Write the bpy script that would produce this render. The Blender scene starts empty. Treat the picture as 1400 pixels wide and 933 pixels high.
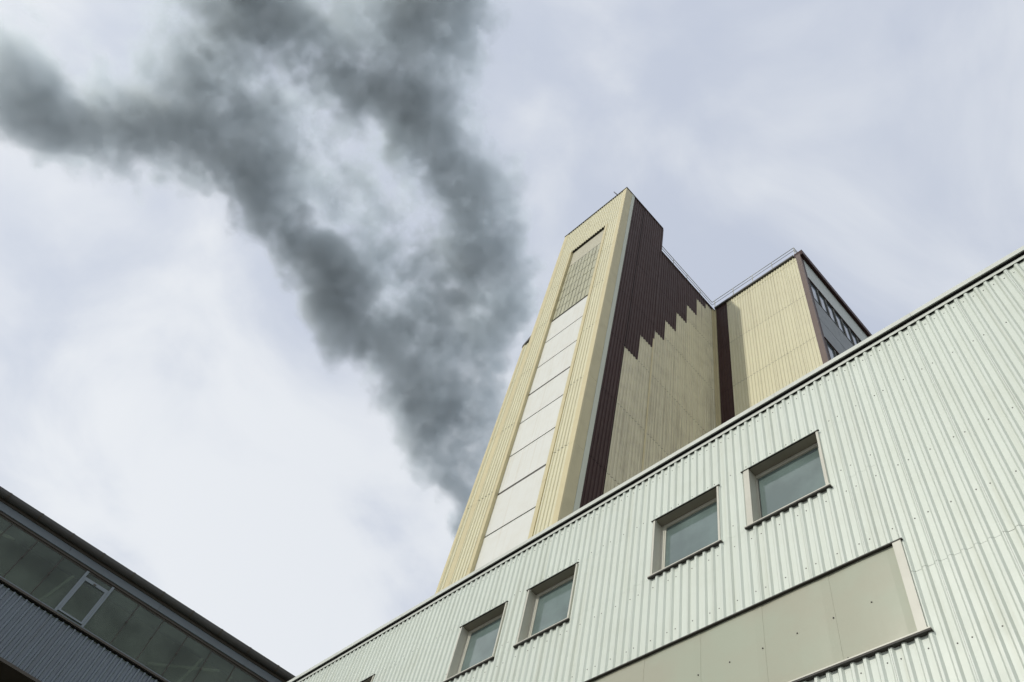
import bpy, math, random
import numpy as np
from mathutils import Matrix, Vector
random.seed(7)
sc = bpy.context.scene
C = bpy.data.collections.new('scene'); sc.collection.children.link(C)

# ------------------------------------------------------------------ camera
H = 1.6                                   # eye height; all heights below are measured from the eye
cam_d = bpy.data.cameras.new('camera'); cam = bpy.data.objects.new('camera', cam_d); C.objects.link(cam)
R_ = (0.6877185, -0.70068636, 0.18995235); D_ = (0.68283917, 0.53546902, -0.49699456); F_ = (0.24652371, 0.47149926, 0.84670804)
m = Matrix(((R_[0], -D_[0], -F_[0], 0), (R_[1], -D_[1], -F_[1], 0), (R_[2], -D_[2], -F_[2], H), (0, 0, 0, 1)))
cam.matrix_world = m
cam_d.sensor_width = 36; cam_d.lens = 36*1112.25/1400; cam_d.clip_start = .1; cam_d.clip_end = 6000
sc.camera = cam

# ------------------------------------------------------------------ light
SUN = Vector((-1, .192, .62)).normalized()         # towards the sun
el = math.asin(SUN.z); az = math.atan2(SUN.x, SUN.y)
sd = bpy.data.lights.new('sun', 'SUN'); sd.energy = 2.0; sd.angle = math.radians(1.0); sd.color = (1, .96, .87)
so = bpy.data.objects.new('sun', sd); C.objects.link(so); so.rotation_euler = SUN.to_track_quat('Z', 'Y').to_euler(); so.location = (-20, 5, 40)

w = bpy.data.worlds.new('World'); sc.world = w; w.use_nodes = True
nt = w.node_tree; nt.nodes.clear(); N = nt.nodes.new; L = nt.links.new
def mth(nt, op, a, b=None, c=None, clamp=False):
    n = nt.nodes.new('ShaderNodeMath'); n.operation = op; n.use_clamp = clamp
    for i, v in enumerate((a, b, c)):
        if v is None: continue
        if isinstance(v, (int, float)): n.inputs[i].default_value = v
        else: nt.links.new(v, n.inputs[i])
    return n.outputs[0]
def mixc(nt, f, a, b, mode='MIX'):
    n = nt.nodes.new('ShaderNodeMix'); n.data_type = 'RGBA'; n.blend_type = mode
    for s, v in ((n.inputs['Factor'], f), (n.inputs['A'], a), (n.inputs['B'], b)):
        if isinstance(v, (int, float)): s.default_value = v
        elif isinstance(v, tuple): s.default_value = (*v, 1) if len(v) == 3 else v
        else: nt.links.new(v, s)
    for o in n.outputs:
        if o.type == 'RGBA': return o
def ramp(nt, f, stops):
    n = nt.nodes.new('ShaderNodeValToRGB'); nt.links.new(f, n.inputs[0])
    e = n.color_ramp.elements
    while len(e) < len(stops): e.new(.5)
    for k, (p, c) in enumerate(stops):
        e[k].position = p; e[k].color = (c, c, c, 1) if isinstance(c, (int, float)) else (*c, 1)
    n.color_ramp.interpolation = 'EASE'
    return n.outputs[0]
def noise(nt, vec, scale, detail=5, rough=.55, dist=0.):
    n = nt.nodes.new('ShaderNodeTexNoise'); n.inputs['Scale'].default_value = scale; n.inputs['Detail'].default_value = detail
    n.inputs['Roughness'].default_value = rough; n.inputs['Distortion'].default_value = dist
    if vec is not None: nt.links.new(vec, n.inputs['Vector'])
    return n.outputs['Fac']
sky = N('ShaderNodeTexSky'); sky.sky_type = 'NISHITA'; sky.sun_disc = False; sky.sun_elevation = el; sky.sun_rotation = az
sky.air_density = 1.0; sky.dust_density = 2.0; sky.ozone_density = 1.5
skyc = mixc(nt, 1.0, sky.outputs[0], (.1, .1, .1), 'MULTIPLY')
tc = N('ShaderNodeTexCoord'); sep = N('ShaderNodeSeparateXYZ'); L(tc.outputs['Generated'], sep.inputs[0])
zz = mth(nt, 'MAXIMUM', sep.outputs[2], 0.0); zd = mth(nt, 'ADD', zz, .35)
px = mth(nt, 'DIVIDE', sep.outputs[0], zd); py = mth(nt, 'DIVIDE', sep.outputs[1], zd)
cv = N('ShaderNodeCombineXYZ'); L(px, cv.inputs[0]); L(py, cv.inputs[1]); cv.inputs[2].default_value = 3.1
big = noise(nt, cv.outputs[0], 1.6, 4, .5, .3)
fine = noise(nt, cv.outputs[0], 4.2, 7, .52, .5)
veil = mth(nt, 'ADD', mth(nt, 'MULTIPLY', big, .52), mth(nt, 'MULTIPLY', fine, .48))
thick = ramp(nt, veil, [(.40, 0.0), (.58, 1.0)])
# thin overcast: paler towards the low sky and towards the veiled sun, bluer overhead away from it
sunv = N('ShaderNodeVectorMath'); sunv.operation = 'DOT_PRODUCT'; L(tc.outputs['Generated'], sunv.inputs[0]); sunv.inputs[1].default_value = tuple(SUN)
sdot = mth(nt, 'MULTIPLY_ADD', sunv.outputs['Value'], .5, .5, clamp=True)
low = mth(nt, 'SUBTRACT', 1.0, zz, clamp=True)
pale = mth(nt, 'ADD', mth(nt, 'MULTIPLY', sdot, .75), mth(nt, 'MULTIPLY', low, .45), clamp=True)
cl_lo = mixc(nt, pale, (.435, .49, .63), (.72, .77, .86))
cl_hi = mixc(nt, pale, (.65, .70, .785), (.96, .98, 1.))
cloud = mixc(nt, thick, cl_lo, cl_hi)
tot = mixc(nt, .93, skyc, cloud)
bg = N('ShaderNodeBackground'); L(tot, bg.inputs['Color']); bg.inputs['Strength'].default_value = 1.0
wo = N('ShaderNodeOutputWorld'); L(bg.outputs[0], wo.inputs['Surface'])
vs = sc.view_settings; vs.view_transform = 'Standard'; vs.look = 'None'; vs.gamma = 1; vs.exposure = 0.0; vs.use_curve_mapping = False
cy = sc.cycles; cy.use_denoising = True; cy.volume_bounces = 3; cy.max_bounces = 8; cy.volume_step_rate = 3.5; cy.volume_preview_step_rate = 1.0; cy.volume_max_steps = 512
cy.use_adaptive_sampling = True; cy.adaptive_threshold = .02; cy.sample_clamp_indirect = 5

# ------------------------------------------------------------------ materials
def mat(name, color, rough=.5, metal=0., dirt=0., streak=0., dirtcol=(.16, .13, .09), var=0., bump=0., spec=.5, coat=0., fade=None):
    mm = bpy.data.materials.new(name); mm.use_nodes = True; t = mm.node_tree
    b = t.nodes['Principled BSDF']; b.inputs['Roughness'].default_value = rough; b.inputs['Metallic'].default_value = metal
    b.inputs['Specular IOR Level'].default_value = spec; b.inputs['Coat Weight'].default_value = coat
    geo = t.nodes.new('ShaderNodeNewGeometry'); P = geo.outputs['Position']
    col = t.nodes.new('ShaderNodeRGB'); col.outputs[0].default_value = (*color, 1); c = col.outputs[0]
    if var:
        oi = t.nodes.new('ShaderNodeObjectInfo'); h = t.nodes.new('ShaderNodeHueSaturation'); t.links.new(c, h.inputs['Color'])
        t.links.new(mth(t, 'MULTIPLY_ADD', oi.outputs['Random'], var, 1-var/2), h.inputs['Value']); c = h.outputs[0]
    if streak:
        mp = t.nodes.new('ShaderNodeMapping'); t.links.new(P, mp.inputs['Vector']); mp.inputs['Scale'].default_value = (7, 7, .16)
        s = noise(t, mp.outputs[0], 1.0, 5, .6)
        mp2 = t.nodes.new('ShaderNodeMapping'); t.links.new(P, mp2.inputs['Vector']); mp2.inputs['Scale'].default_value = (.35, .35, .12)
        s2 = noise(t, mp2.outputs[0], 1.0, 3, .5)
        f = mth(t, 'MULTIPLY', ramp(t, s, [(.46, 0.), (.74, 1.)]), ramp(t, s2, [(.35, .15), (.65, 1.)]))
        c = mixc(t, mth(t, 'MULTIPLY', f, streak, clamp=True), c, dirtcol)
    if dirt:
        d = noise(t, P, 1.3, 6, .65)
        c = mixc(t, mth(t, 'MULTIPLY', ramp(t, d, [(.42, 0.), (.75, 1.)]), dirt), c, dirtcol)
    t.links.new(c, b.inputs['Base Color'])
    rn = noise(t, P, 2.5, 3, .5); t.links.new(mth(t, 'MULTIPLY_ADD', rn, .2, rough-.1, clamp=True), b.inputs['Roughness'])
    if bump:
        bp = t.nodes.new('ShaderNodeBump'); bp.inputs['Strength'].default_value = bump; bp.inputs['Distance'].default_value = .02
        t.links.new(noise(t, P, 6, 3, .5), bp.inputs['Height']); t.links.new(bp.outputs[0], b.inputs['Normal'])
    return mm
MINT = mat('mint_sheet_metal', (.625, .68, .61), .45, dirt=.14, streak=.42, dirtcol=(.42, .44, .33), var=.035)
MINT_TRIM = mat('mint_trim_metal', (.60, .63, .57), .45, dirt=.25, dirtcol=(.3, .29, .24))
TRIM = mat('cream_window_metal', (.58, .575, .49), .4, dirt=.25, streak=.2, dirtcol=(.3, .27, .2))
DARKTRIM = mat('dark_drip_metal_and_shade', (.035, .032, .026), .6)  # dark drip metal; also paints the shade on sill undersides
HEADT = mat('shade_darkened_head_trim', (.27, .25, .20), .5, dirt=.3)  # cream trim darkened in colour to stand for shade under the head
GAP_SHADE = mat('black_gap_shade', (.006, .006, .006), .95, spec=.1)  # black standing in for deep shade in open gaps
CAVITY = mat('dark_inner_wall', (.03, .03, .028), .9, spec=.1)
CREAM = mat('cream_sheet_metal', (.655, .625, .43), .5, dirt=.12, streak=.3, dirtcol=(.40, .34, .22), var=.05)
CREAM_SIDE = mat('stained_cream_sheet_metal', (.63, .59, .41), .55, dirt=.32, streak=.80, dirtcol=(.27, .23, .15), var=.08)
YELLOW = mat('yellow_flashing_metal', (.60, .53, .31), .5, dirt=.15, streak=.25, dirtcol=(.36, .29, .15), var=.05)
YELLOW_SHADED = mat('shaded_yellow_flashing', (.53, .48, .29), .55, dirt=.2, streak=.3, dirtcol=(.28, .24, .14), var=.04)  # yellow flashing again, darkened in colour for the shaded side
WHITEP = mat('white_flat_panel', (.71, .72, .67), .45, dirt=.14, streak=.40, dirtcol=(.52, .46, .33), var=.04)
BROWN = mat('dark_brown_sheet_metal', (.052, .026, .022), .55, spec=.15, streak=.25, dirtcol=(.085, .05, .042), var=.12)
BROWN_TRIM = mat('brown_corner_metal', (.095, .055, .04), .5, streak=.3, dirtcol=(.17, .11, .08))
PALEGREEN = mat('pale_green_corner_metal', (.52, .55, .45), .5, streak=.25, dirtcol=(.32, .33, .26))
LINTEL = mat('pale_olive_panel', (.46, .44, .33), .6, dirt=.2, streak=.3, dirtcol=(.3, .27, .18), var=.04)
BRICKG = mat('olive_glazing_block', (.47, .46, .32), .35, dirt=.2, var=.10)
BAR = mat('dark_glazing_bar', (.05, .05, .035), .6)
COPE = mat('dark_grey_coping', (.07, .065, .06), .5)
GALV = mat('galvanised_steel', (.42, .42, .36), .45, metal=.3)
GREYP = mat('blue_grey_panel', (.16, .18, .18), .5, dirt=.1, streak=.2, dirtcol=(.1, .11, .11), var=.05)
WHITEBAND = mat('grey_white_band', (.44, .48, .44), .5, streak=.2, dirtcol=(.3, .31, .28))
SLATE = mat('slate_sheet_metal', (.135, .165, .195), .4, dirt=.15, streak=.3, dirtcol=(.09, .09, .09), var=.06)
SLATE_TRIM = mat('slate_trim_metal', (.12, .145, .165), .5, dirt=.15, dirtcol=(.06, .06, .06))
GUTTER = mat('weathered_zinc_gutter', (.055, .054, .052), .6, dirt=.4, dirtcol=(.045, .04, .035), var=.10)
BRONZE = mat('dark_bronze_trim', (.05, .042, .032), .6)
ALU = mat('light_grey_aluminium', (.16, .19, .21), .4, metal=.15, dirt=.15, dirtcol=(.2, .22, .24))
BRACE = mat('pale_green_steel_brace', (.75, .80, .68), .6)
SCREW = mat('dark_screw_head', (.05, .045, .04), .6)
ROOF = mat('grey_roof_membrane', (.20, .20, .19), .85, dirt=.3)
def concrete():
    mm = mat('worn_yard_concrete', (.15, .145, .135), .85, dirt=.5, dirtcol=(.09, .085, .075), bump=.3); return mm
def glass(name, tint, refl_rough=.06, wave=.15, ior=1.6, trans=0., tcol=(.5, .6, .5), patch=.3, tint2=None):
    mm = bpy.data.materials.new(name); mm.use_nodes = True; t = mm.node_tree; b = t.nodes['Principled BSDF']
    geo = t.nodes.new('ShaderNodeNewGeometry'); P = geo.outputs['Position']
    d = noise(t, P, .9, 4, .5)
    t2 = tint2 or tuple(x*(1-patch) for x in tint)
    t.links.new(mixc(t, ramp(t, d, [(.35, 0.), (.65, 1.)]), t2, tint), b.inputs['Base Color'])
    b.inputs['Roughness'].default_value = refl_rough; b.inputs['IOR'].default_value = ior
    bp = t.nodes.new('ShaderNodeBump'); bp.inputs['Strength'].default_value = wave; bp.inputs['Distance'].default_value = .01
    t.links.new(noise(t, P, 1.7, 2, .5), bp.inputs['Height']); t.links.new(bp.outputs[0], b.inputs['Normal'])
    if trans:
        tr = t.nodes.new('ShaderNodeBsdfTransparent'); tr.inputs[0].default_value = (*tcol, 1)
        mx = t.nodes.new('ShaderNodeMixShader'); mx.inputs[0].default_value = trans
        t.links.new(b.outputs[0], mx.inputs[1]); t.links.new(tr.outputs[0], mx.inputs[2]); t.links.new(mx.outputs[0], t.nodes['Material Output'].inputs['Surface'])
    return mm
WINGLASS = glass('grey_green_window_glass', (.17, .23, .215), .08, .12, 1.75)
STRIP = glass('greenish_translucent_sheet', (.39, .42, .32), .22, .35, 1.5, patch=.1, tint2=(.395, .395, .30))
HALLGLASS = glass('dim_hall_glass', (.12, .145, .125), .16, .0, 1.45, trans=.50, tcol=(.92, .98, .9), patch=.45)
TOPGLASS = glass('block_window_glass', (.17, .21, .24), .08, .1, 1.7)

# ------------------------------------------------------------------ helpers
YT, YL = .00884771793, -.133391512          # plan turns of the tower group and of the left hall
def thing(name, label, cat, base=(0, 0), yaw=0., z=0., group=None):
    o = bpy.data.objects.new(name, None); C.objects.link(o); o.empty_display_size = .5
    c, s = math.cos(yaw), math.sin(yaw)
    o.location = (base[0]*c-base[1]*s, base[0]*s+base[1]*c, z); o.rotation_euler = (0, 0, yaw)
    o['label'] = label; o['category'] = cat; o['base'] = (base[0], base[1], z-H)
    if group: o['group'] = group
    return o
def off(par):
    """origin of a parent in frame coordinates (eye level = 0)"""
    x = y = 0.; z = -H; chain = []
    o = par
    while o is not None:
        if 'base' in o: b = o['base']; return (x+b[0], y+b[1], z-(-H)+b[2])
        x += o.location.x; y += o.location.y; z += o.location.z; o = o.parent
    return (x, y, z)
class MB:
    def __init__(s): s.v = []; s.f = []
    def box(s, x0, x1, y0, y1, z0, z1):
        b = len(s.v)
        s.v += [(x, y, z) for z in (z0, z1) for y in (y0, y1) for x in (x0, x1)]
        s.f += [tuple(b+i for i in q) for q in ((0, 2, 3, 1), (4, 5, 7, 6), (0, 1, 5, 4), (2, 6, 7, 3), (0, 4, 6, 2), (1, 3, 7, 5))]
        return s
    def bar(s, p, q, r, n=8):
        p, q = Vector(p), Vector(q); d = (q-p).normalized(); a = d.orthogonal().normalized(); e = d.cross(a); b = len(s.v)
        for t in (p, q):
            for i in range(n):
                an = 2*math.pi*i/n; s.v.append(tuple(t+a*(r*math.cos(an))+e*(r*math.sin(an))))
        s.f += [(b+i, b+(i+1) % n, b+n+(i+1) % n, b+n+i) for i in range(n)]
        s.f += [tuple(b+n-1-i for i in range(n)), tuple(b+n+i for i in range(n))]
        return s
    def prism(s, pts, lo, hi, axis='z'):
        """pts: 2-D outline, extruded; axis x: pts are (y,z)"""
        b = len(s.v); n = len(pts)
        for t in (lo, hi):
            for a, c in pts: s.v.append((a, c, t) if axis == 'z' else (t, a, c) if axis == 'x' else (a, t, c))
        s.f += [(b+i, b+(i+1) % n, b+n+(i+1) % n, b+n+i) for i in range(n)]
        s.f += [tuple(b+n-1-i for i in range(n)), tuple(b+n+i for i in range(n))]
        return s
    def build(s, name, material, par, smooth=False):
        ox, oy, oz = off(par)
        me = bpy.data.meshes.new(name); me.from_pydata([(x-ox, y-oy, z-oz) for x, y, z in s.v], [], s.f); me.update()
        me.materials.append(material)
        if smooth:
            for pl in me.polygons: pl.use_smooth = True
        o = bpy.data.objects.new(name, me); C.objects.link(o); o.parent = par
        # move the origin to the part's own lower corner so that it does not sit on its parent's
        lo = Vector([min(v.co[i] for v in me.vertices) for i in range(3)])
        me.transform(Matrix.Translation(-lo)); o.location = lo
        return o
def box(name, material, par, x0, x1, y0, y1, z0, z1): return MB().box(x0, x1, y0, y1, z0, z1).build(name, material, par)

cache = {}
def ribmesh(ph, width, height, pitch, wv, wf, depth, mkey):
    """one trapezoidal sheet, 0..width along x, facing -y, crests at y=0, valleys at y=+depth; a valley is centred at ph (mod pitch)"""
    key = (round(ph, 3), round(width, 3), round(height, 3), pitch, wv, wf, depth, mkey)
    if key in cache: return cache[key]
    prof = lambda t: (lambda u: depth if abs(u) <= wv/2 else 0. if abs(u) >= wv/2+wf else depth*(1-(abs(u)-wv/2)/wf))((t-ph+pitch/2) % pitch-pitch/2)
    xs = {0., width}
    k0 = int(math.floor((0-ph)/pitch))-1
    for k in range(k0, k0+int(width/pitch)+4):
        for d in (-wv/2-wf, -wv/2, wv/2, wv/2+wf):
            t = ph+k*pitch+d
            if 1e-4 < t < width-1e-4: xs.add(round(t, 5))
    xs = sorted(xs); v = []; f = []
    th = .006
    for t in xs:
        d = prof(t); v += [(t, d, 0), (t, d, height), (t, d+th, 0), (t, d+th, height)]
    for i in range(len(xs)-1):
        a = 4*i; b = a+4
        f += [(a, b, b+1, a+1), (a+2, a+3, b+3, b+2), (a, a+2, b+2, b), (a+1, b+1, b+3, a+3)]
    e = 4*(len(xs)-1); f += [(0, 1, 3, 2), (e, e+2, e+3, e+1)]
    me = bpy.data.meshes.new('sheet'); me.from_pydata(v, [], f); me.update(); me.materials.append(bpy.data.materials[mkey])
    cache[key] = me; return me
def sheet(par, face, u0, u1, plane, z0, z1, material, spec, phase, name='cladding_sheet', prud=0.):
    """face 'x': plane x=plane facing -x, u is y;  face 'y': plane y=plane facing -y, u is x"""
    pitch, wv, wf, depth = spec
    wdt = u1-u0
    if wdt < .02 or z1-z0 < .02: return
    ox, oy, oz = off(par)
    if face == 'y': ph = (phase-u0) % pitch
    else: ph = (u1-phase) % pitch
    me = ribmesh(ph, wdt, z1-z0, pitch, wv, wf, depth, material.name)
    o = bpy.data.objects.new(name, me); C.objects.link(o); o.parent = par
    jig = random.uniform(0, .002)
    if face == 'y': o.location = (u0-ox, plane-oy-prud-jig, z0-oz)
    else: o.location = (plane-ox-prud-jig, u1-oy, z0-oz); o.rotation_euler = (0, 0, -math.pi/2)
    return o

# ------------------------------------------------------------------ ground
def ground():
    n = 40; S = 3000.
    me = bpy.data.meshes.new('ground')
    me.from_pydata([(-S, -S, 0), (S, -S, 0), (S, S, 0), (-S, S, 0)], [], [(0, 1, 2, 3)]); me.materials.append(concrete())
    o = bpy.data.objects.new('ground', me); C.objects.link(o); o['kind'] = 'structure'; o['label'] = 'grey concrete factory yard'
ground()

# ------------------------------------------------------------------ mint factory hall on the right
U = 8.66; PI_ = .18290
SPM = (PI_, .084, .030, .036)
hall = thing('factory_hall', 'long mint green ribbed metal factory hall with small square windows across the right foreground', 'factory', (8.66, -8.0))
Y0, Y1 = -7.3, 24.3; ZT = 14.44; RP = 2.656                # RP: a rib valley
edges = [.919+.9145*k for k in range(-9, 26)]
edges = [e for e in edges if Y0 < e < Y1]; edges = [Y0]+edges+[Y1]
wins = [(4.02, 5.61, .10), (6.235, 7.815, .02), (9.97, 11.44, .02), (12.17, 13.70, .02), (17.10, 18.66, .02)]
ZS, ZH = 11.32, 12.868
PB, PT, PR, PL = 7.90, 9.515, 3.13, 17.4                 # the long translucent strip
box('core_wall', CAVITY, hall, 8.98, 12.0, Y0+.05, Y1-.05, -H, ZT-.1)
def wallcols(z0, z1, lo, hi, cuts=()):
    for a, b in zip(edges[:-1], edges[1:]):
        a2, b2 = max(a, lo), min(b, hi)
        if b2-a2 < .03: continue
        segs = [(a2, b2)]
        for c0, c1 in cuts:
            ns = []
            for s0, s1 in segs:
                if c1 <= s0 or c0 >= s1: ns.append((s0, s1)); continue
                if c0 > s0: ns.append((s0, c0))
                if c1 < s1: ns.append((c1, s1))
            segs = ns
        for s0, s1 in segs: sheet(hall, 'x', s0+.0015, s1-.0015, 8.66, z0, z1, MINT, SPM, RP)
g = .0015
wc = [(a, b) for a, b, _ in wins]
# right of the strip: tall sheets with a single lap; further left three short rows round the windows
wallcols(8.905+g, ZT, Y0, PR, ())
wallcols(3.8, 8.90, Y0, PR); wallcols(-H+.3, 3.8-g, Y0, PR)
e0 = [e for e in edges if e > PR][0]
wallcols(PT+.01, ZS-g, PR, Y1)
wallcols(ZS+g, ZH-g, PR, Y1, wc)
wallcols(ZH+g, ZT, PR, Y1)
wallcols(PB-5.0, PB-.036, PR, PL); wallcols(-H+.3, PB-5.0-g, PR, PL)
wallcols(3.8, PT-g, PL, Y1); wallcols(-H+.3, 3.8-g, PL, Y1)
# eaves: shade as black strips in rib valleys and below coping; flashing, coping
box('rib_gap_shade', GAP_SHADE, hall, 8.6605, 8.708, Y0, Y1, ZT+.004, 14.520)
box('rib_gap_shade', CAVITY, hall, 8.702, 9.0, Y0, Y1, ZT-.2, ZT+.10)
y = Y0
while y < Y1:
    y2 = min(y+3.0, Y1)
    box('eave_flashing', MINT_TRIM, hall, 8.646, 8.655, y+.002, y2-.002, 14.430, 14.522)
    box('coping', MINT_TRIM, hall, 8.585, 9.4, y+.002, y2-.002, 14.563, 14.690)
    y = y2
box('coping_shade_strip', GAP_SHADE, hall, 8.612, 9.3, Y0, Y1, 14.524, 14.560)  # solid black strip painting the shade beneath the coping
box('roof', ROOF, hall, 9.3, 12.1, Y0, Y1, 14.3, 14.50)
box('plinth', CAVITY, hall, 8.60, 8.98, Y0, Y1, -H, -H+.3)
box('end_wall', MINT, hall, 8.72, 12.1, Y0-.06, Y0-.005, -H, 14.5); box('end_wall', MINT, hall, 8.72, 12.1, Y1+.005, Y1+.06, -H, 14.5)
# windows
for (a, b, fl) in wins:
    wf = MB(); fx = 8.865
    # frame ring
    for x0, x1, w_ in ((fx, fx+.05, .10), (fx+.012, fx+.06, .135)):
        wf.box(x0, x1, a+.002, a+w_, ZS+.02, ZH-.002).box(x0, x1, b-w_, b-.002-fl, ZS+.02, ZH-.002)
    wf.box(fx-.003, fx+.05, a+.002, b-.002-fl, ZH-.085, ZH-.003).box(fx-.003, fx+.05, a+.002, b-.002-fl, ZS+.01, ZS+.09)
    wo_ = wf.build('window', TRIM, hall)
    box('jamb', TRIM, wo_, 8.645, fx+.004, b-.012-fl, b+.012, ZS+.019, ZH-.005)     # with its face flange
    box('jamb', TRIM, wo_, 8.645, fx+.004, a-.03, a+.012, ZS+.019, ZH-.005)
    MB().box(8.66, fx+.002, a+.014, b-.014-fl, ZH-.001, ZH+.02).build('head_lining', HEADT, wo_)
    MB().box(8.632, 8.665, a-.06, b+.06, ZH-.004, ZH+.012).build('drip_edge', DARKTRIM, wo_)
    MB().box(8.622, fx, a-.06, b+.06, ZS-.004, ZS+.018).build('sill', TRIM, wo_)
    MB().box(8.625, 8.72, a-.058, b+.058, ZS-.028, ZS-.006).build('sill_underside_shade', DARKTRIM, wo_)  # dark slab painting the shade under the sill
    box('pane', WINGLASS, wo_, fx+.03, fx+.045, a+.05, b-.05-fl, ZS+.03, ZH-.03)
    if a < 5: box('glass_tag', ALU, wo_, fx+.024, fx+.029, a+.18, a+.34, ZH-.155, ZH-.135)
# small handle tag on the nearest window
# long translucent strip
st = MB().box(8.622, 8.74, PR-.04, PL+.04, PT-.012, PT+.008).build('strip_head_flashing', DARKTRIM, hall)
MB().box(8.620, 8.72, PR-.06, PL+.04, PB-.008, PB+.014).build('strip_sill', TRIM, hall)
MB().box(8.624, 8.74, PR-.06, PL+.04, PB-.034, PB-.010).build('strip_sill_underside_shade', DARKTRIM, hall)  # same painted shade below the long sill
MB().box(8.628, 8.74, PR-.012, PR+.115, PB+.02, PT-.014).build('strip_jamb', TRIM, hall)
yj = PR+.115; jo = [3.165+1.18*k for k in range(0, 13)]
bounds = [yj]+[PR+.115+1.075+1.18*k for k in range(0, 12)]
bounds = [b for b in bounds if b < PL-.1]+[PL]
for k, (a, b) in enumerate(zip(bounds[:-1], bounds[1:])):
    # a slightly bowed sheet, lapped over its neighbour
    nseg = 8; v = MB(); pts = []
    for i in range(nseg+1):
        t = i/nseg; pts.append((8.678-.006*math.sin(math.pi*t)-(.004 if i == 0 else 0), a+(b-a)*t))
    out = pts+[(8.70, b), (8.70, a)]
    v.prism(out, PB+.012, PT-.006); v.build('translucent_sheet', STRIP, hall)
sm = MB()
def screw(mb, x, y, z, r=.013, dx=.010):
    b = len(mb.v); n = 6
    for xx, rr in ((x, r), (x-dx, r*.75)):
        for i in range(n): mb.v.append((xx, y+rr*math.cos(i*math.pi/3), z+rr*math.sin(i*math.pi/3)))
    mb.f += [(b+i, b+(i+1) % n, b+n+(i+1) % n, b+n+i) for i in range(n)]+[tuple(b+n+i for i in range(n))]
k = -54
while True:
    yy = RP+k*PI_; k += 1
    if yy > Y1-.1: break
    if yy < Y0+.1: continue
    q = round((yy-.919-PI_/2)/PI_) % 5
    screw(sm, 8.70, yy+random.uniform(-.01, .01), 14.255)
    if q in (0, 2, 4):
        rows = [13.045 if yy < PR+.2 else 13.03, 11.06, 9.84]
        if yy < PR: rows += [7.6, 6.2, 4.6]
        if yy >= PR: rows += [7.68, 6.2]
        for z in rows:
            if z < 9.8 and PR < yy < PL and PB-.05 < z < PT: continue
            screw(sm, 8.70, yy+random.uniform(-.012, .012), z+random.uniform(-.008, .008))
        if not any(a-.05 < yy < b+.05 for a, b in wc) and yy > PR and random.random() < .3: screw(sm, 8.70, yy, 11.60)
for kk in range(24): screw(sm, 8.672, 3.165+.594*kk, 8.69+random.uniform(-.005, .005), .014); 
for kk in range(12): screw(sm, 8.672, 4.25+1.18*kk, PB+.06, .012)
sm = sm.build('screw_heads', SCREW, hall); sm['kind'] = 'stuff'

# ------------------------------------------------------------------ tower
DT = 12.4; YC = 15.383; YE = 21.24; XS = 16.36; XE = 22.2
tower = thing('hoist_tower', 'tall slender cream and brown ribbed metal tower with white front panels and stepped brown side', 'tower', (12.4, 15.4), YT)
SPT = (.2, .085, .022, .038)
seams = [-H, .4, 5.4, 10.5, 15.6, 20.7, 25.72, 30.74, 35.76, 40.8, 45.82, 50.85, 60.]
ZF, ZLOW, ZSD = 55.12, 51.42, 51.18
G = .014
def column(par, face, u0, u1, plane, z0, z1, material, spec, phase, prud=0., name='cladding_sheet'):
    for s0, s1 in zip(seams[:-1], seams[1:]):
        a, b = max(s0, z0), min(s1, z1)
        if b-a > .05: sheet(par, face, u0+.003, u1-.003, plane, a+(G if a == s0 else 0), b-(G if b == s1 else 0), material, spec, phase, name, prud)
def flash(par, m_, x0, x1, y0, y1, z0, z1, step=5.04, off_=0., name='corner_flashing'):
    z = z0
    cuts = [s for s in [(-1.5+off_)+step*k for k in range(0, 14)] if z0+.1 < s < z1-.1]
    zs = [z0]+cuts+[z1]
    for i, (a, b) in enumerate(zip(zs[:-1], zs[1:])): box(name, m_, par, x0, x1, y0, y1, a+.004, b-.004)
D1 = .15
box('core_wall', CAVITY, tower, DT+.30, XS-.02, YC+.06, YE-.04, -H, ZF-.15)
box('core_wall', CAVITY, tower, XS-.02, XE-.05, YC+.06, YE+4.0, -H, ZSD-.12)
# front
OR, OL, OT = 16.80, 19.80, 50.5
flash(tower, YELLOW, DT-.012, DT+.06, YC-.012, 15.66, -H, ZF, 5.04, 1.9)
for a, b in ((15.66, 16.59), (19.99, 20.92)):
    column(tower, 'x', a, b, DT, -H, OT-.02, CREAM, SPT, 15.8)
flash(tower, YELLOW, DT-.010, DT+.05, 16.59, OR, -H, OT-.01, 5.04, .4, 'jamb_flashing')
flash(tower, YELLOW, DT-.010, DT+D1+.03, OL, 19.99, -H, OT-.01, 5.04, .4, 'jamb_flashing')
box('jamb_flashing', YELLOW, tower, DT+.052, DT+D1+.03, OR-.02, OR-.001, -H, OT)
flash(tower, YELLOW, DT-.012, DT+.06, 20.92, YE, -H, ZF, 5.04, 1.9)
u = 15.66
while u < 20.9:
    u2 = min(u+1.052, 20.92); sheet(tower, 'x', u+.003, u2-.003, DT, OT-.02, ZF-.03, CREAM, SPT, 15.8); u = u2
box('opening_soffit', BRONZE, tower, DT+.045, DT+D1+.1, OR, OL, OT+.02, OT+.08)
box('coping', COPE, tower, DT-.05, XS+.02, YC-.05, YE+.03, ZF+.002, ZF+.06)
XB = DT+D1
box('lintel_panel', LINTEL, tower, XB+.025, XB+.07, OR+.002, OL-.002, 48.23, OT+.015)
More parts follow.
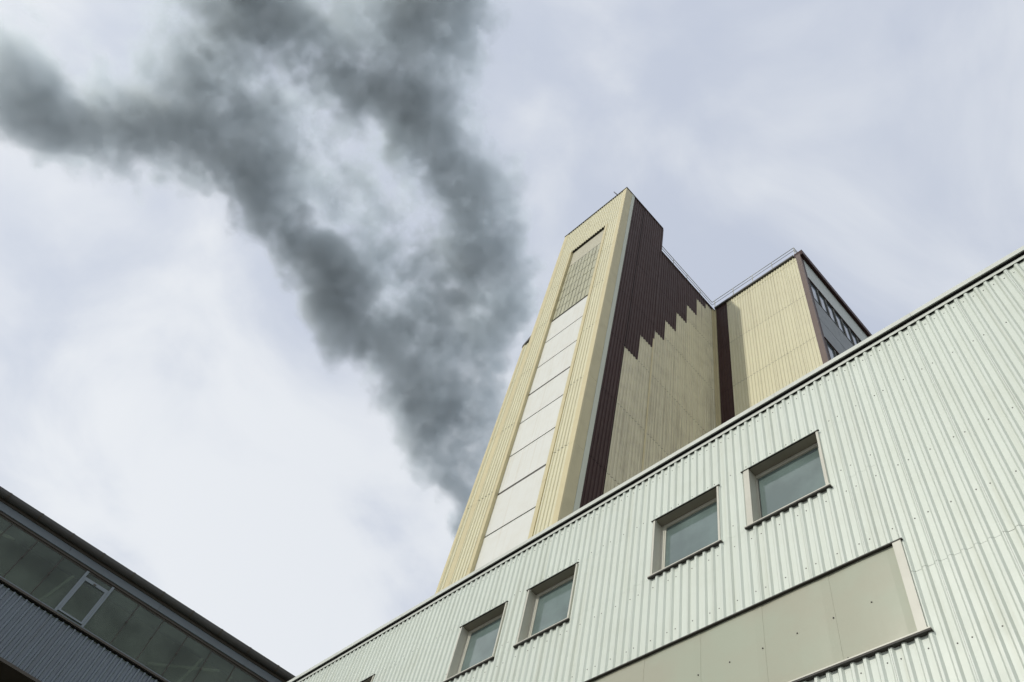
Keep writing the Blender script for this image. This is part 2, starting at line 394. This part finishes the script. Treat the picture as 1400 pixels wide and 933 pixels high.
# glazed grid
gz0, gz1, gr, gc = 40.80, 48.14, 6, 9.6
box('grid_backing', BAR, tower, XB+.03, XB+.06, OR+.002, OL-.002, gz0, gz1)
cols = [OL]+[19.53-.3145*k for k in range(0, 9)]+[OR]
for i in range(gr):
    za, zb = gz0+(gz1-gz0)*i/gr, gz0+(gz1-gz0)*(i+1)/gr
    for c1, c0 in zip(cols[:-1], cols[1:]):
        if c1-c0 < .08: continue
        jt = random.uniform(-.004, .004)
        box('glazing_block', BRICKG, tower, XB+.005+jt, XB+.028, c0+.024, c1-.024, za+.03, zb-.03)
box('panel_joint', BRONZE, tower, XB+.02, XB+.05, OR+.002, OL-.002, 48.14, 48.23)
pz = [40.70, 38.21, 35.58, 33.07, 30.59, 28.06, 25.55, 22.96, 20.4, 17.9, 15.3, 12.8, 10.2, 7.7, 5.1, 2.6, 0., -H]
thickset = {0, 3, 6, 9, 12, 15}
for i in range(len(pz)-1):
    t_ = .13 if i in thickset else .045; b_ = .045
    if i+1 in thickset: b_ = .02
    box('front_panel', WHITEP, tower, XB, XB+.05, OR+.002, OL-.002, pz[i+1]+b_, pz[i]-t_)
for i in thickset:
    box('panel_joint', BRONZE, tower, XB+.015, XB+.06, OR+.002, OL-.002, pz[i]-.125, pz[i]+.018)
# brown and cream side
flash(tower, YELLOW_SHADED, DT+.062, 12.99, YC-.010, YC+.05, -H, ZF-.01, 5.04, 1.9, 'corner_flashing')
flash(tower, PALEGREEN, 12.995, 13.13, YC-.022, YC+.05, -H, ZF-.01, 5.04, 3.2, 'corner_flashing')
flash(tower, PALEGREEN, 13.135, 13.27, YC-.006, YC+.05, -H, ZF-.01, 5.04, 3.2, 'corner_flashing')
steps = [(13.275, 14.35, None), (14.35, 15.35, 35.7), (15.35, 16.33, 38.3), (16.45, 17.24, 40.33), (17.24, 18.21, 42.72), (18.21, 19.19, 45.17), (19.19, 20.2, 47.68), (20.2, 21.18, 50.12), (21.18, 21.92, 50.95)]
for a, b, zt in steps:
    top = ZF-.02 if b < 16.4 else ZSD-.01
    if zt is None: column(tower, 'y', a, b, YC, -H, top, BROWN, SPT, a+.1)
    else:
        column(tower, 'y', a, b, YC, -H, zt, CREAM_SIDE, SPT, a+.1)
        column(tower, 'y', a, b, YC, zt+.006, top, BROWN, SPT, a+.1, .012)
flash(tower, YELLOW, 16.34, 16.44, YC-.014, YC+.05, -H, 39.3, 5.04, .4)
box('corner_flashing', BROWN, tower, 16.34, 16.44, YC-.016, YC+.05, 39.3, ZF-.02)
flash(tower, YELLOW, 21.93, XE-.02, YC-.03, YC+.05, -H, ZSD-.03, 2.52, .3)
box('coping', COPE, tower, XS+.03, XE+.1, YC-.05, YE+4., ZSD, ZSD+.08)
# side wing at the far left of the front
wx = DT+.05
flash(tower, YELLOW, wx-.01, wx+.06, 21.64, 21.80, -H, 39.9, 5.04, 1.9)
column(tower, 'x', YE+.02, 21.64, wx, -H, 39.80, CREAM, SPT, 21.34)
box('core_wall', CAVITY, tower, wx+.07, XS, YE, 21.78, -H, 39.85)
MB().prism([(YE+.003, 40.20), (21.83, 39.66), (21.83, 39.90), (YE+.003, 40.58)], DT+.01, XS, 'x').build('wing_coping', COPE, tower)

# ------------------------------------------------------------------ rear block
YB = 8.65; XB2 = 22.2
block = thing('rear_block', 'boxy cream ribbed block beside the tower with brown corner trim and dark window band', 'building', (22.2, 8.7), YT)
box('core_wall', CAVITY, block, XB2+.06, 36., YB+.12, YC+8, -H, ZLOW-.1)
cb = [15.29, 14.38]+[14.38-.905*k for k in range(1, 7)]
for i, (b, a) in enumerate(zip(cb[:-1], cb[1:])):
    column(block, 'x', a, b, XB2, -H, ZLOW-.02, BROWN if i == 0 else CREAM, SPT, 14.28)
box('corner_flashing', YELLOW_SHADED, block, XB2-.02, XB2+.05, 15.293, 15.36, -H, ZLOW-.03)
box('coping', COPE, block, XB2-.12, XB2+.5, YB+.4, 15.32, ZLOW+.003, ZLOW+.16)
flash(block, BROWN_TRIM, XB2-.03, XB2+.10, YB-.02, 8.945, -H, ZLOW-.02, 5.04, 1.9)
box('corner_post', BROWN, block, XB2+.102, XB2+.30, YB-.018, YB+.1, -H, ZLOW-.02)
# roof edge above the end face
box('roof_fascia', BROWN, block, XB2-.02, 36., YB-.21, YB+.38, 51.15, 51.75)
box('roof', ROOF, block, XB2+.5, 36., YB+.4, YC+8, ZLOW-.1, ZLOW+.05)
X9 = 36.
for a in np.arange(XB2+.30, X9, 2.4): box('wall_band', WHITEBAND, block, a+.004, min(a+2.4, X9)-.004, YB+.0, YB+.1, 48.16, 51.14)
for a in np.arange(XB2+.30, X9, 2.4):
    b = min(a+2.4, X9)
    box('wall_panel', GREYP, block, a+.006, b-.006, YB+.02, YB+.1, 43.15, 45.62)
    box('wall_panel', GREYP, block, a+.006, b-.006, YB+.02, YB+.1, 40.78, 43.10)
def winrow(z0, z1, n):
    x = XB2+.30
    box('window_head', BROWN, block, x, x+n*.86+.1, YB-.05, YB+.05, z1-.02, z1+.09)
    for k in range(n):
        a = x+k*.86+.05
        f = MB(); f.box(a, a+.86, YB+.0, YB+.09, z0, z0+.09).box(a, a+.86, YB+.0, YB+.09, z1-.12, z1-.022).box(a, a+.07, YB-.01, YB+.09, z0+.09, z1-.12).box(a+.79, a+.86, YB-.01, YB+.09, z0+.09, z1-.12)
        fo = f.build('window', BAR, block); box('pane', TOPGLASS, fo, a+.07, a+.79, YB+.05, YB+.07, z0+.09, z1-.12)
winrow(45.65, 48.14, 9); winrow(38.1, 40.7, 9); winrow(30.6, 33.1, 9)
for z0, z1 in ((33.2, 38.0), (25., 30.5), (10., 24.9), (-H, 9.9)):
    for a in np.arange(XB2+.30, X9, 2.4): box('wall_panel', GREYP, block, a+.006, min(a+2.4, X9)-.006, YB+.02, YB+.1, z0, z1)
for z0, z1 in ((45.65, 48.14), (38.1, 40.7), (30.6, 33.1)): box('wall_panel', GREYP, block, XB2+.3+9*.86+.1, X9, YB+.02, YB+.1, z0, z1)

# ------------------------------------------------------------------ guard rail round the roof edge
rail = thing('guard_rail', 'thin galvanised guard rail along the roof edge between the tower and the cream block', 'railing', (22.25, 15.72), YT, H+ZLOW+.1)
rx, ry, rt, rm = 22.25, 15.60, 52.90, 52.50
MB().bar((16.42, ry, rt), (rx, ry, rt), .024).build('rail', GALV, rail, True); MB().bar((16.42, ry, rm), (rx, ry, rm), .02).build('rail', GALV, rail, True)
MB().bar((rx, ry, rt), (rx, 8.95, rt), .024).build('rail', GALV, rail, True); MB().bar((rx, ry, rm), (rx, 8.95, rm), .02).build('rail', GALV, rail, True)
MB().bar((rx, 8.95, rt), (24.2, 8.95, rt), .024).build('rail', GALV, rail, True); MB().bar((rx, 8.95, rm), (24.2, 8.95, rm), .02).build('rail', GALV, rail, True)
for x in (16.46, 17.95, 19.42, 20.88): MB().bar((x, ry, ZSD+.08), (x, ry, rt), .026).build('post', GALV, rail, True)
for y in (15.37, 13.83, 12.25, 10.7, 8.97): MB().bar((rx, y, ZLOW+.1), (rx, y, rt), .026).build('post', GALV, rail, True)

ant = MB().bar((12.62, 16.56, ZF+.03), (12.62, 16.56, 56.3), .03).bar((12.62, 16.58, 56.3), (12.62, 16.98, 57.6), .035)
a_ = thing('antenna_mast', 'short thin antenna rod standing on the top edge of the tall tower', 'antenna', (12.62, 16.56), YT, H+ZF+.06)
MB().bar((12.62, 16.56, ZF+.06), (12.62, 16.60, 56.4), .028).build('mast', COPE, a_, True)
MB().bar((12.62, 16.60, 56.4), (12.62, 17.02, 57.7), .036).build('aerial', COPE, a_, True)

# ------------------------------------------------------------------ slate hall on the left
LH = thing('glazed_hall', 'dark slate ribbed hall in shade with long band of dim glass and gutter', 'building', (-3., 26.), YL)
XA, XZ = -26., 8.2; DL = 26.
SPL = (.208, .105, .028, .060)
box('back_wall', CAVITY, LH, XA, XZ, DL+3.2, DL+3.4, -H, 16.3)
box('inner_wall', mat('pale_green_inner_wall', (.55, .60, .50), .8, dirt=.4), LH, XA, XZ, DL+1.0, DL+1.1, 12.4, 16.3)
box('inner_beam', SLATE_TRIM, LH, XA, XZ, DL+.062, DL+.20, 15.60, 16.2)
box('roof', ROOF, LH, XA, XZ, DL-.05, DL+16., 16.42, 16.55)
# gutter: half-round pieces with joint collars
def gutter(x0, x1, r, m_, name):
    pts = []
    cx_, cz_ = DL-.20, 16.50
    for i in range(9):
        a = math.pi+math.pi*i/8; pts.append((cx_+r*math.cos(a), cz_+r*.95*math.sin(a)))
    pts = [(cx_-r, cz_+.05)]+pts+[(cx_+r, cz_+.05)]
    inn = [(cx_+(yy-cx_)*.9, cz_+(z_-cz_)*.9+.004) for yy, z_ in reversed(pts)]
    b = MB(); n = len(pts); allp = pts+inn
    b.prism(allp, x0, x1, 'x')
    o = b.build(name, m_, LH)
    return o
x = -4.712-1.146*18; js = []
while x < XZ:
    x2 = min(x+1.146, XZ)
    if x2 > XA:
        gutter(max(x, XA)+.012, x2-.012, .14, GUTTER, 'gutter_length')
        gutter(x2-.035, x2+.035, .155, BRONZE, 'gutter_collar')
    x += 1.146
box('soffit', BRONZE, LH, XA, XZ, DL-.10, DL+.3, 16.30, 16.41)
for a in np.arange(XA, XZ, 3.4): box('fascia_board', SLATE_TRIM, LH, a+.003, min(a+3.4, XZ)-.003, DL-.06, DL+.0, 16.055, 16.40)
box('brown_edge_strip', BRONZE, LH, XA, XZ, DL-.02, DL+.05, 15.98, 16.052)  # plain brown edge trim between fascia and glass
box('glazing_head', BRONZE, LH, XA, XZ, DL+.02, DL+.08, 15.93, 15.976)
box('glazing_sill', BRONZE, LH, XA, XZ, DL-.06, DL+.10, 14.215, 14.275)
box('sill_strip', SLATE_TRIM, LH, XA, XZ, DL-.03, DL+.09, 14.278, 14.32)
mp_ = .9375; m0 = -3.134-mp_*24
xs = [m0+mp_*k for k in range(0, 40) if XA+.3 < m0+mp_*k < XZ]
for i, x in enumerate(xs):
    nx = x+mp_
    isopen = abs(x-(-1.26)) < .3
    if isopen: x = -1.33; nx = -.36
    elif abs(nx-(-1.26)) < .3: nx = -1.33
    elif abs(x-(-.32)) < .3: x = -.36
    if not isopen:
        if abs(x+.36) > .01: box('mullion', BRONZE, LH, x-.011, x+.011, DL+.012, DL+.06, 14.322, 15.93)
        box('glass_pane', HALLGLASS, LH, x+.014, min(nx, XZ)-.014, DL+.03, DL+.042, 14.322, 15.93)
        cl = MB().box(x-.03, x+.03, DL-.018, DL+.0, 15.17, 15.21).build('glass_clip', BRONZE, LH)
f = MB(); a, b = -1.36, -.36
f.box(a, a+.085, DL-.03, DL+.07, 14.322, 15.93).box(b-.06, b+.02, DL-.03, DL+.07, 14.322, 15.93)
f.box(a+.085, b-.06, DL-.02, DL+.07, 15.70, 15.735)
fo = f.build('opening_window', ALU, LH)
s = MB(); s.box(a+.09, a+.15, DL-.06, DL+.0, 14.36, 15.68).box(b-.13, b-.065, DL-.06, DL+.0, 14.36, 15.68).box(a+.15, b-.13, DL-.06, DL+.0, 15.60, 15.68).box(a+.15, b-.13, DL-.06, DL+.0, 14.36, 14.41)
s.build('sash', ALU, fo); box('pane', HALLGLASS, fo, a+.15, b-.13, DL-.03, DL-.015, 14.41, 15.60)
box('top_light', HALLGLASS, fo, a+.085, b-.06, DL+.03, DL+.042, 15.735, 15.93)
box('latch', BRONZE, fo, -.93, -.84, DL-.075, DL-.062, 15.61, 15.66)
# braces standing behind the glass
for xc in (-4.3, -1.75, 3.15, 4.3, 7.0, -9, -14, -19):
    MB().bar((xc-.40, DL+.12, 13.2), (xc+.30, DL+.12, 16.2), .045).build('brace', BRACE, LH)
MB().bar((1.9, DL+.12, 14.5), (4.0, DL+.12, 15.55), .05).build('brace', BRACE, LH); MB().bar((-5.4, DL+.12, 15.25), (-3.7, DL+.12, 15.6), .045).build('brace', BRACE, LH)
# ribbed apron in one-metre sheets, each behind the sill
x = -26.
while x < XZ:
    x2 = min(x+1.04, XZ)
    sheet(LH, 'y', x+.0015, x2-.0015, DL, 12.40, 14.16, SLATE, SPL, -1.004); x = x2
box('rib_gap_shade', GAP_SHADE, LH, XA, XZ, DL+.002, DL+.05, 14.17, 14.213)
box('apron_foot', BRONZE, LH, XA, XZ, DL-.03, DL+.12, 12.30, 12.385)
box('under_soffit', BRONZE, LH, XA, XZ, DL+.121, DL+3.2, 12.32, 12.37)
x = -26.
while x < XZ:
    x2 = min(x+1.04, XZ)
    sheet(LH, 'y', x+.0015, x2-.0015, DL+1.3, -H, 12.31, BRONZE, SPL, -1.004); x = x2

# ------------------------------------------------------------------ smoke: a dense grey plume drifting up from behind the tower
def ray(x, y):
    a, b = (x-700)/1112.25, (y-466.5)/1112.25
    v = Vector((R_[0]*a+D_[0]*b+F_[0], R_[1]*a+D_[1]*b+F_[1], R_[2]*a+D_[2]*b+F_[2])); return v.normalized()
# puffs: bearing (as image position), radius, weight, distance along the bearing in metres
PUFFS = [
 (668,790,22,1.,66),(655,755,22,1.2,66),(640,722,26,1.5,66),(622,698,20,1.4,66),(645,700,26,1.3,66),(630,690,24,1.1,66),(612,668,26,1.1,67),(655,670,34,1.1,66),(590,640,30,1.1,67),(632,625,38,1.,68),(672,600,44,1.,69),(575,600,30,1.,67),
 (605,565,40,1.2,68),(650,545,44,1.,70),(700,530,42,.8,70),(560,560,30,1.,67),(560,515,38,.9,68),(610,495,44,.7,71),(690,475,42,1.1,71),(655,450,50,1.2,71),
 (515,500,26,.9,67),(480,468,30,1.1,67),(452,430,28,1.2,67),(525,460,34,.9,69),(565,440,40,.85,71),(447,392,28,1.3,67),(478,405,36,1.1,68),(515,420,30,.7,69),
 (440,355,32,1.2,68),(462,340,28,.9,68),(405,350,30,1.1,68),(382,325,30,1.2,69),(362,290,32,1.3,69),(345,250,34,1.3,69),(375,305,26,1.,70),(330,285,22,.5,70),
 (325,215,32,1.1,70),(285,205,34,1.1,71),(240,190,36,1.2,71),(195,165,34,1.3,72),(185,195,26,1.1,72),(160,150,24,.9,72),(240,225,26,.6,72),(130,190,36,.95,73),
 (85,155,38,.85,73),(40,125,42,.62,74),(-10,100,50,.7,74),(20,75,32,.45,75),(-60,80,56,.65,75),(100,105,30,.45,74),(165,232,26,.45,73),(75,180,30,.8,73),(205,240,22,.4,73),(20,150,30,.6,73),
 (708,410,36,1.,71),(725,390,18,.8,72),(725,430,22,.8,72),(682,350,38,1.,71),(640,380,46,1.3,71),(605,395,28,.9,70),(688,315,32,.8,72),(645,315,44,1.2,72),(600,345,32,1.1,70),
 (585,335,22,.9,70),(668,265,38,1.,72),(625,260,38,1.2,72),(655,215,36,.8,73),(600,215,38,1.3,72),(570,175,38,1.4,72),(535,205,24,1.,71),(545,145,40,1.2,72),(600,150,38,1.,73),
 (508,122,36,1.2,73),(470,98,36,1.2,73),(430,75,36,1.2,74),(390,55,34,1.1,74),(350,45,30,1.1,75),(330,10,36,.95,75),(380,10,32,.8,75),(305,-30,44,.8,76),(360,-50,50,.9,76),
 (640,120,38,.65,74),(650,60,38,.65,75),(605,80,42,.8,75),(560,70,42,.8,75),(640,10,40,.65,76),(600,10,46,.75,76),(540,20,44,.75,76),(630,-50,60,.7,77),(560,-50,60,.6,77),(480,-30,54,.6,77),(470,35,42,.75,76),(635,165,34,.7,73),
 (510,335,38,.62,72),(545,290,36,.44,73),(500,260,50,.42,74),(450,210,56,.44,75),(400,165,56,.40,75),(330,130,56,.38,76),(260,110,56,.38,77),(225,50,40,.40,78),(200,10,40,.36,78),(300,70,50,.36,77),(420,260,50,.52,74),(475,300,46,.60,73),
 (460,385,34,.9,68),(470,440,34,.8,68),(500,455,34,.7,68),(430,330,30,.7,68),(395,320,26,.6,69),(355,270,26,.6,69),(350,235,26,.5,69),(545,480,40,.6,69),(590,540,44,.6,69),(560,400,36,.5,70),(530,540,22,.5,67),(325,250,24,.5,70),(610,440,36,.5,71),(560,150,34,.5,73),(470,130,24,.4,74),
 (395,225,44,.46,74),(350,175,40,.44,74),(550,370,36,.7,72),(500,370,30,.6,71),(550,250,40,.34,74),(280,150,44,.44,75),(240,135,40,.44,76),(210,110,30,.42,76),(700,245,30,.35,73),(710,340,24,.45,72)]
KS = 1.7                                              # distance scale of the whole plume
WARP = .80
def plume_density():
    c0 = ray(335, 325); fwd = c0; up = Vector(R_).cross(fwd).normalized(); rgt = fwd.cross(up)
    org = Vector((0, 0, H))+c0*71
    nx, ny, nz = 480, 480, 72; sx, sy, sz = 62., 62., 22.
    rng = np.random.default_rng(11)
    kx = np.fft.fftfreq(nx, sx/nx)[:, None, None]; ky = np.fft.fftfreq(ny, sy/ny)[None, :, None]; kz = np.fft.rfftfreq(nz, sz/nz)[None, None, :]
    kk = np.sqrt(kx*kx+ky*ky+kz*kz).astype(np.float32); kk[0, 0, 0] = 1e3
    def field(filt, seed):
        w_ = np.fft.rfftn(np.random.default_rng(seed).standard_normal((nx, ny, nz), dtype=np.float32))*filt
        f = np.fft.irfftn(w_, s=(nx, ny, nz)).astype(np.float32); return f/f.std()
    def fbm(cell, seed, slope=2.95): return field((kk**2+(1/cell)**2)**(-slope/2)*np.exp(-(kk*.2)**2), seed)
    def band(cell, seed): return field(np.exp(-((np.log(kk*cell))/.45)**2), seed)
    def ridge(cell, seed, o, gain):
        a = 0; w_ = 1.; s_ = 0
        for k in range(o): a = a+w_*np.abs(band(cell/1.9**k, seed+k)); s_ += w_; w_ *= gain
        return a/s_
    X = np.linspace(-sx/2, sx/2, nx, dtype=np.float32)[:, None, None]; Y = np.linspace(-sy/2, sy/2, ny, dtype=np.float32)[None, :, None]; Z = np.linspace(-sz/2, sz/2, nz, dtype=np.float32)[None, None, :]
    wx_ = X+fbm(5, 1)*WARP; wy_ = Y+fbm(5, 21)*WARP; wz_ = Z+fbm(5, 41)*WARP*.6
    S_ = np.zeros((nx, ny, nz), np.float32)
    for (px_, py_, r, wt, d) in PUFFS:
        p = Vector((0, 0, H))+ray(px_, py_)*(d+rng.uniform(-1.6, 1.6))-org; R = r*1.15*d/1112.25/ (ray(px_, py_).dot(Vector(F_)))
        cx_, cy_, cz_ = p.dot(rgt), p.dot(up), p.dot(fwd)*.75
        e = 2.3*R+4
        i0, i1 = [int(np.clip((v+sx/2)/sx*(nx-1), 0, nx)) for v in (cx_-e, cx_+e)]; j0, j1 = [int(np.clip((v+sy/2)/sy*(ny-1), 0, ny)) for v in (cy_-e, cy_+e)]; k0, k1 = [int(np.clip((v+sz/2)/sz*(nz-1), 0, nz)) for v in (cz_-e, cz_+e)]
        if i1 <= i0 or j1 <= j0 or k1 <= k0: continue
        sl = (slice(i0, i1), slice(j0, j1), slice(k0, k1))
        q = ((wx_[sl]-cx_)**2+(wy_[sl]-cy_)**2+((wz_[sl]-cz_)*.95)**2)/(R*R)
        S_[sl] += wt*np.exp(-1.35*q)
    del wx_, wy_, wz_
    bil = ridge(5.0, 61, 4, .8)*.8                      # billows: creases where the noise crosses zero
    fin = ridge(1.6, 91, 3, 1.)*.8
    wis = fbm(6., 81, 2.6)
    s_ = S_*(.42+.46*bil+.26*fin)+.27*wis*np.minimum(S_, .8)
    core = np.clip((s_-.46)/.20, 0, 1); core = core*core*(3-2*core)*(.05+.62*np.clip(s_-.35, 0, 1.6)**1.15)
    soft = np.clip(s_-.13, 0, .5)*.13
    dens = ((core+soft)*np.exp(.30*np.clip(fbm(2.2, 101, 2.2), -2, 2)-.1)).astype(np.float32)
    def edge(n, a=8): i = np.arange(n); return np.clip(np.minimum(i, n-1-i)/a, 0, 1).astype(np.float32)
    dens *= edge(nx)[:, None, None]*edge(ny)[None, :, None]*edge(nz)[None, None, :]
    return dens, rgt, up, fwd, Vector((0, 0, H))+c0*71*KS, sx, sy, sz
def smoke():
    dens, rgt, up, fwd, org, sx, sy, sz = plume_density()
    nx, ny, nz = dens.shape; sx *= KS; sy *= KS; sz *= KS
    me = bpy.data.meshes.new('smoke_plume'); me.vertices.add(nx*ny*nz)
    at = me.attributes.new('dens', 'FLOAT', 'POINT'); at.data.foreach_set('value', dens.ravel())
    o = bpy.data.objects.new('smoke_plume', me); C.objects.link(o)
    # rgt, up, -fwd is right-handed: the grid runs backwards along the local z
    o.matrix_world = Matrix(((rgt.x, up.x, -fwd.x, org.x), (rgt.y, up.y, -fwd.y, org.y), (rgt.z, up.z, -fwd.z, org.z), (0, 0, 0, 1)))
    ng = bpy.data.node_groups.new('smoke_grid', 'GeometryNodeTree')
    ng.interface.new_socket('Geometry', in_out='INPUT', socket_type='NodeSocketGeometry'); ng.interface.new_socket('Geometry', in_out='OUTPUT', socket_type='NodeSocketGeometry')
    n = ng.nodes.new; l = ng.links.new
    gi, go = n('NodeGroupInput'), n('NodeGroupOutput'); vc = n('GeometryNodeVolumeCube')
    for s, v in (('Resolution X', nx), ('Resolution Y', ny), ('Resolution Z', nz), ('Min', (-sx/2, -sy/2, -sz/2)), ('Max', (sx/2, sy/2, sz/2))): vc.inputs[s].default_value = v
    pos = n('GeometryNodeInputPosition'); sp = n('ShaderNodeSeparateXYZ'); l(pos.outputs[0], sp.inputs[0])
    def m_(op, a, b=None):
        q = n('ShaderNodeMath'); q.operation = op
        for i, v in enumerate((a, b)):
            if v is None: continue
            if isinstance(v, (int, float)): q.inputs[i].default_value = v
            else: l(v, q.inputs[i])
        return q.outputs[0]
    ix = m_('ROUND', m_('MULTIPLY', m_('ADD', sp.outputs[0], sx/2), (nx-1)/sx)); iy = m_('ROUND', m_('MULTIPLY', m_('ADD', sp.outputs[1], sy/2), (ny-1)/sy))
    iz = m_('SUBTRACT', nz-1, m_('ROUND', m_('MULTIPLY', m_('ADD', sp.outputs[2], sz/2), (nz-1)/sz)))
    # float math stays exact below 2^24
    idx = m_('ADD', m_('MULTIPLY', m_('ADD', m_('MULTIPLY', ix, ny), iy), nz), iz)
    fi = n('FunctionNodeFloatToInt'); l(idx, fi.inputs[0])
    na = n('GeometryNodeInputNamedAttribute'); na.data_type = 'FLOAT'; na.inputs[0].default_value = 'dens'
    si = n('GeometryNodeSampleIndex'); si.data_type = 'FLOAT'; si.domain = 'POINT'; si.clamp = True
    l(gi.outputs[0], si.inputs['Geometry']); l(na.outputs[0], si.inputs['Value']); l(fi.outputs[0], si.inputs['Index']); l(si.outputs[0], vc.inputs['Density'])
    sm_ = n('GeometryNodeSetMaterial'); l(vc.outputs[0], sm_.inputs[0]); l(sm_.outputs[0], go.inputs[0])
    mm = bpy.data.materials.new('smoke'); mm.use_nodes = True; t = mm.node_tree; t.nodes.clear()
    pv = t.nodes.new('ShaderNodeVolumePrincipled'); mo = t.nodes.new('ShaderNodeOutputMaterial'); t.links.new(pv.outputs[0], mo.inputs['Volume'])
    pv.inputs['Color'].default_value = (.918, .975, 1.0, 1); pv.inputs['Density'].default_value = .55; pv.inputs['Anisotropy'].default_value = .25
    sm_.inputs['Material'].default_value = mm; me.materials.append(mm)
    md = o.modifiers.new('grid', 'NODES'); md.node_group = ng
    o['label'] = 'dark grey smoke plume billowing up from behind the tall tower into two drifting arms'; o['category'] = 'smoke'; o['kind'] = 'stuff'
smoke()
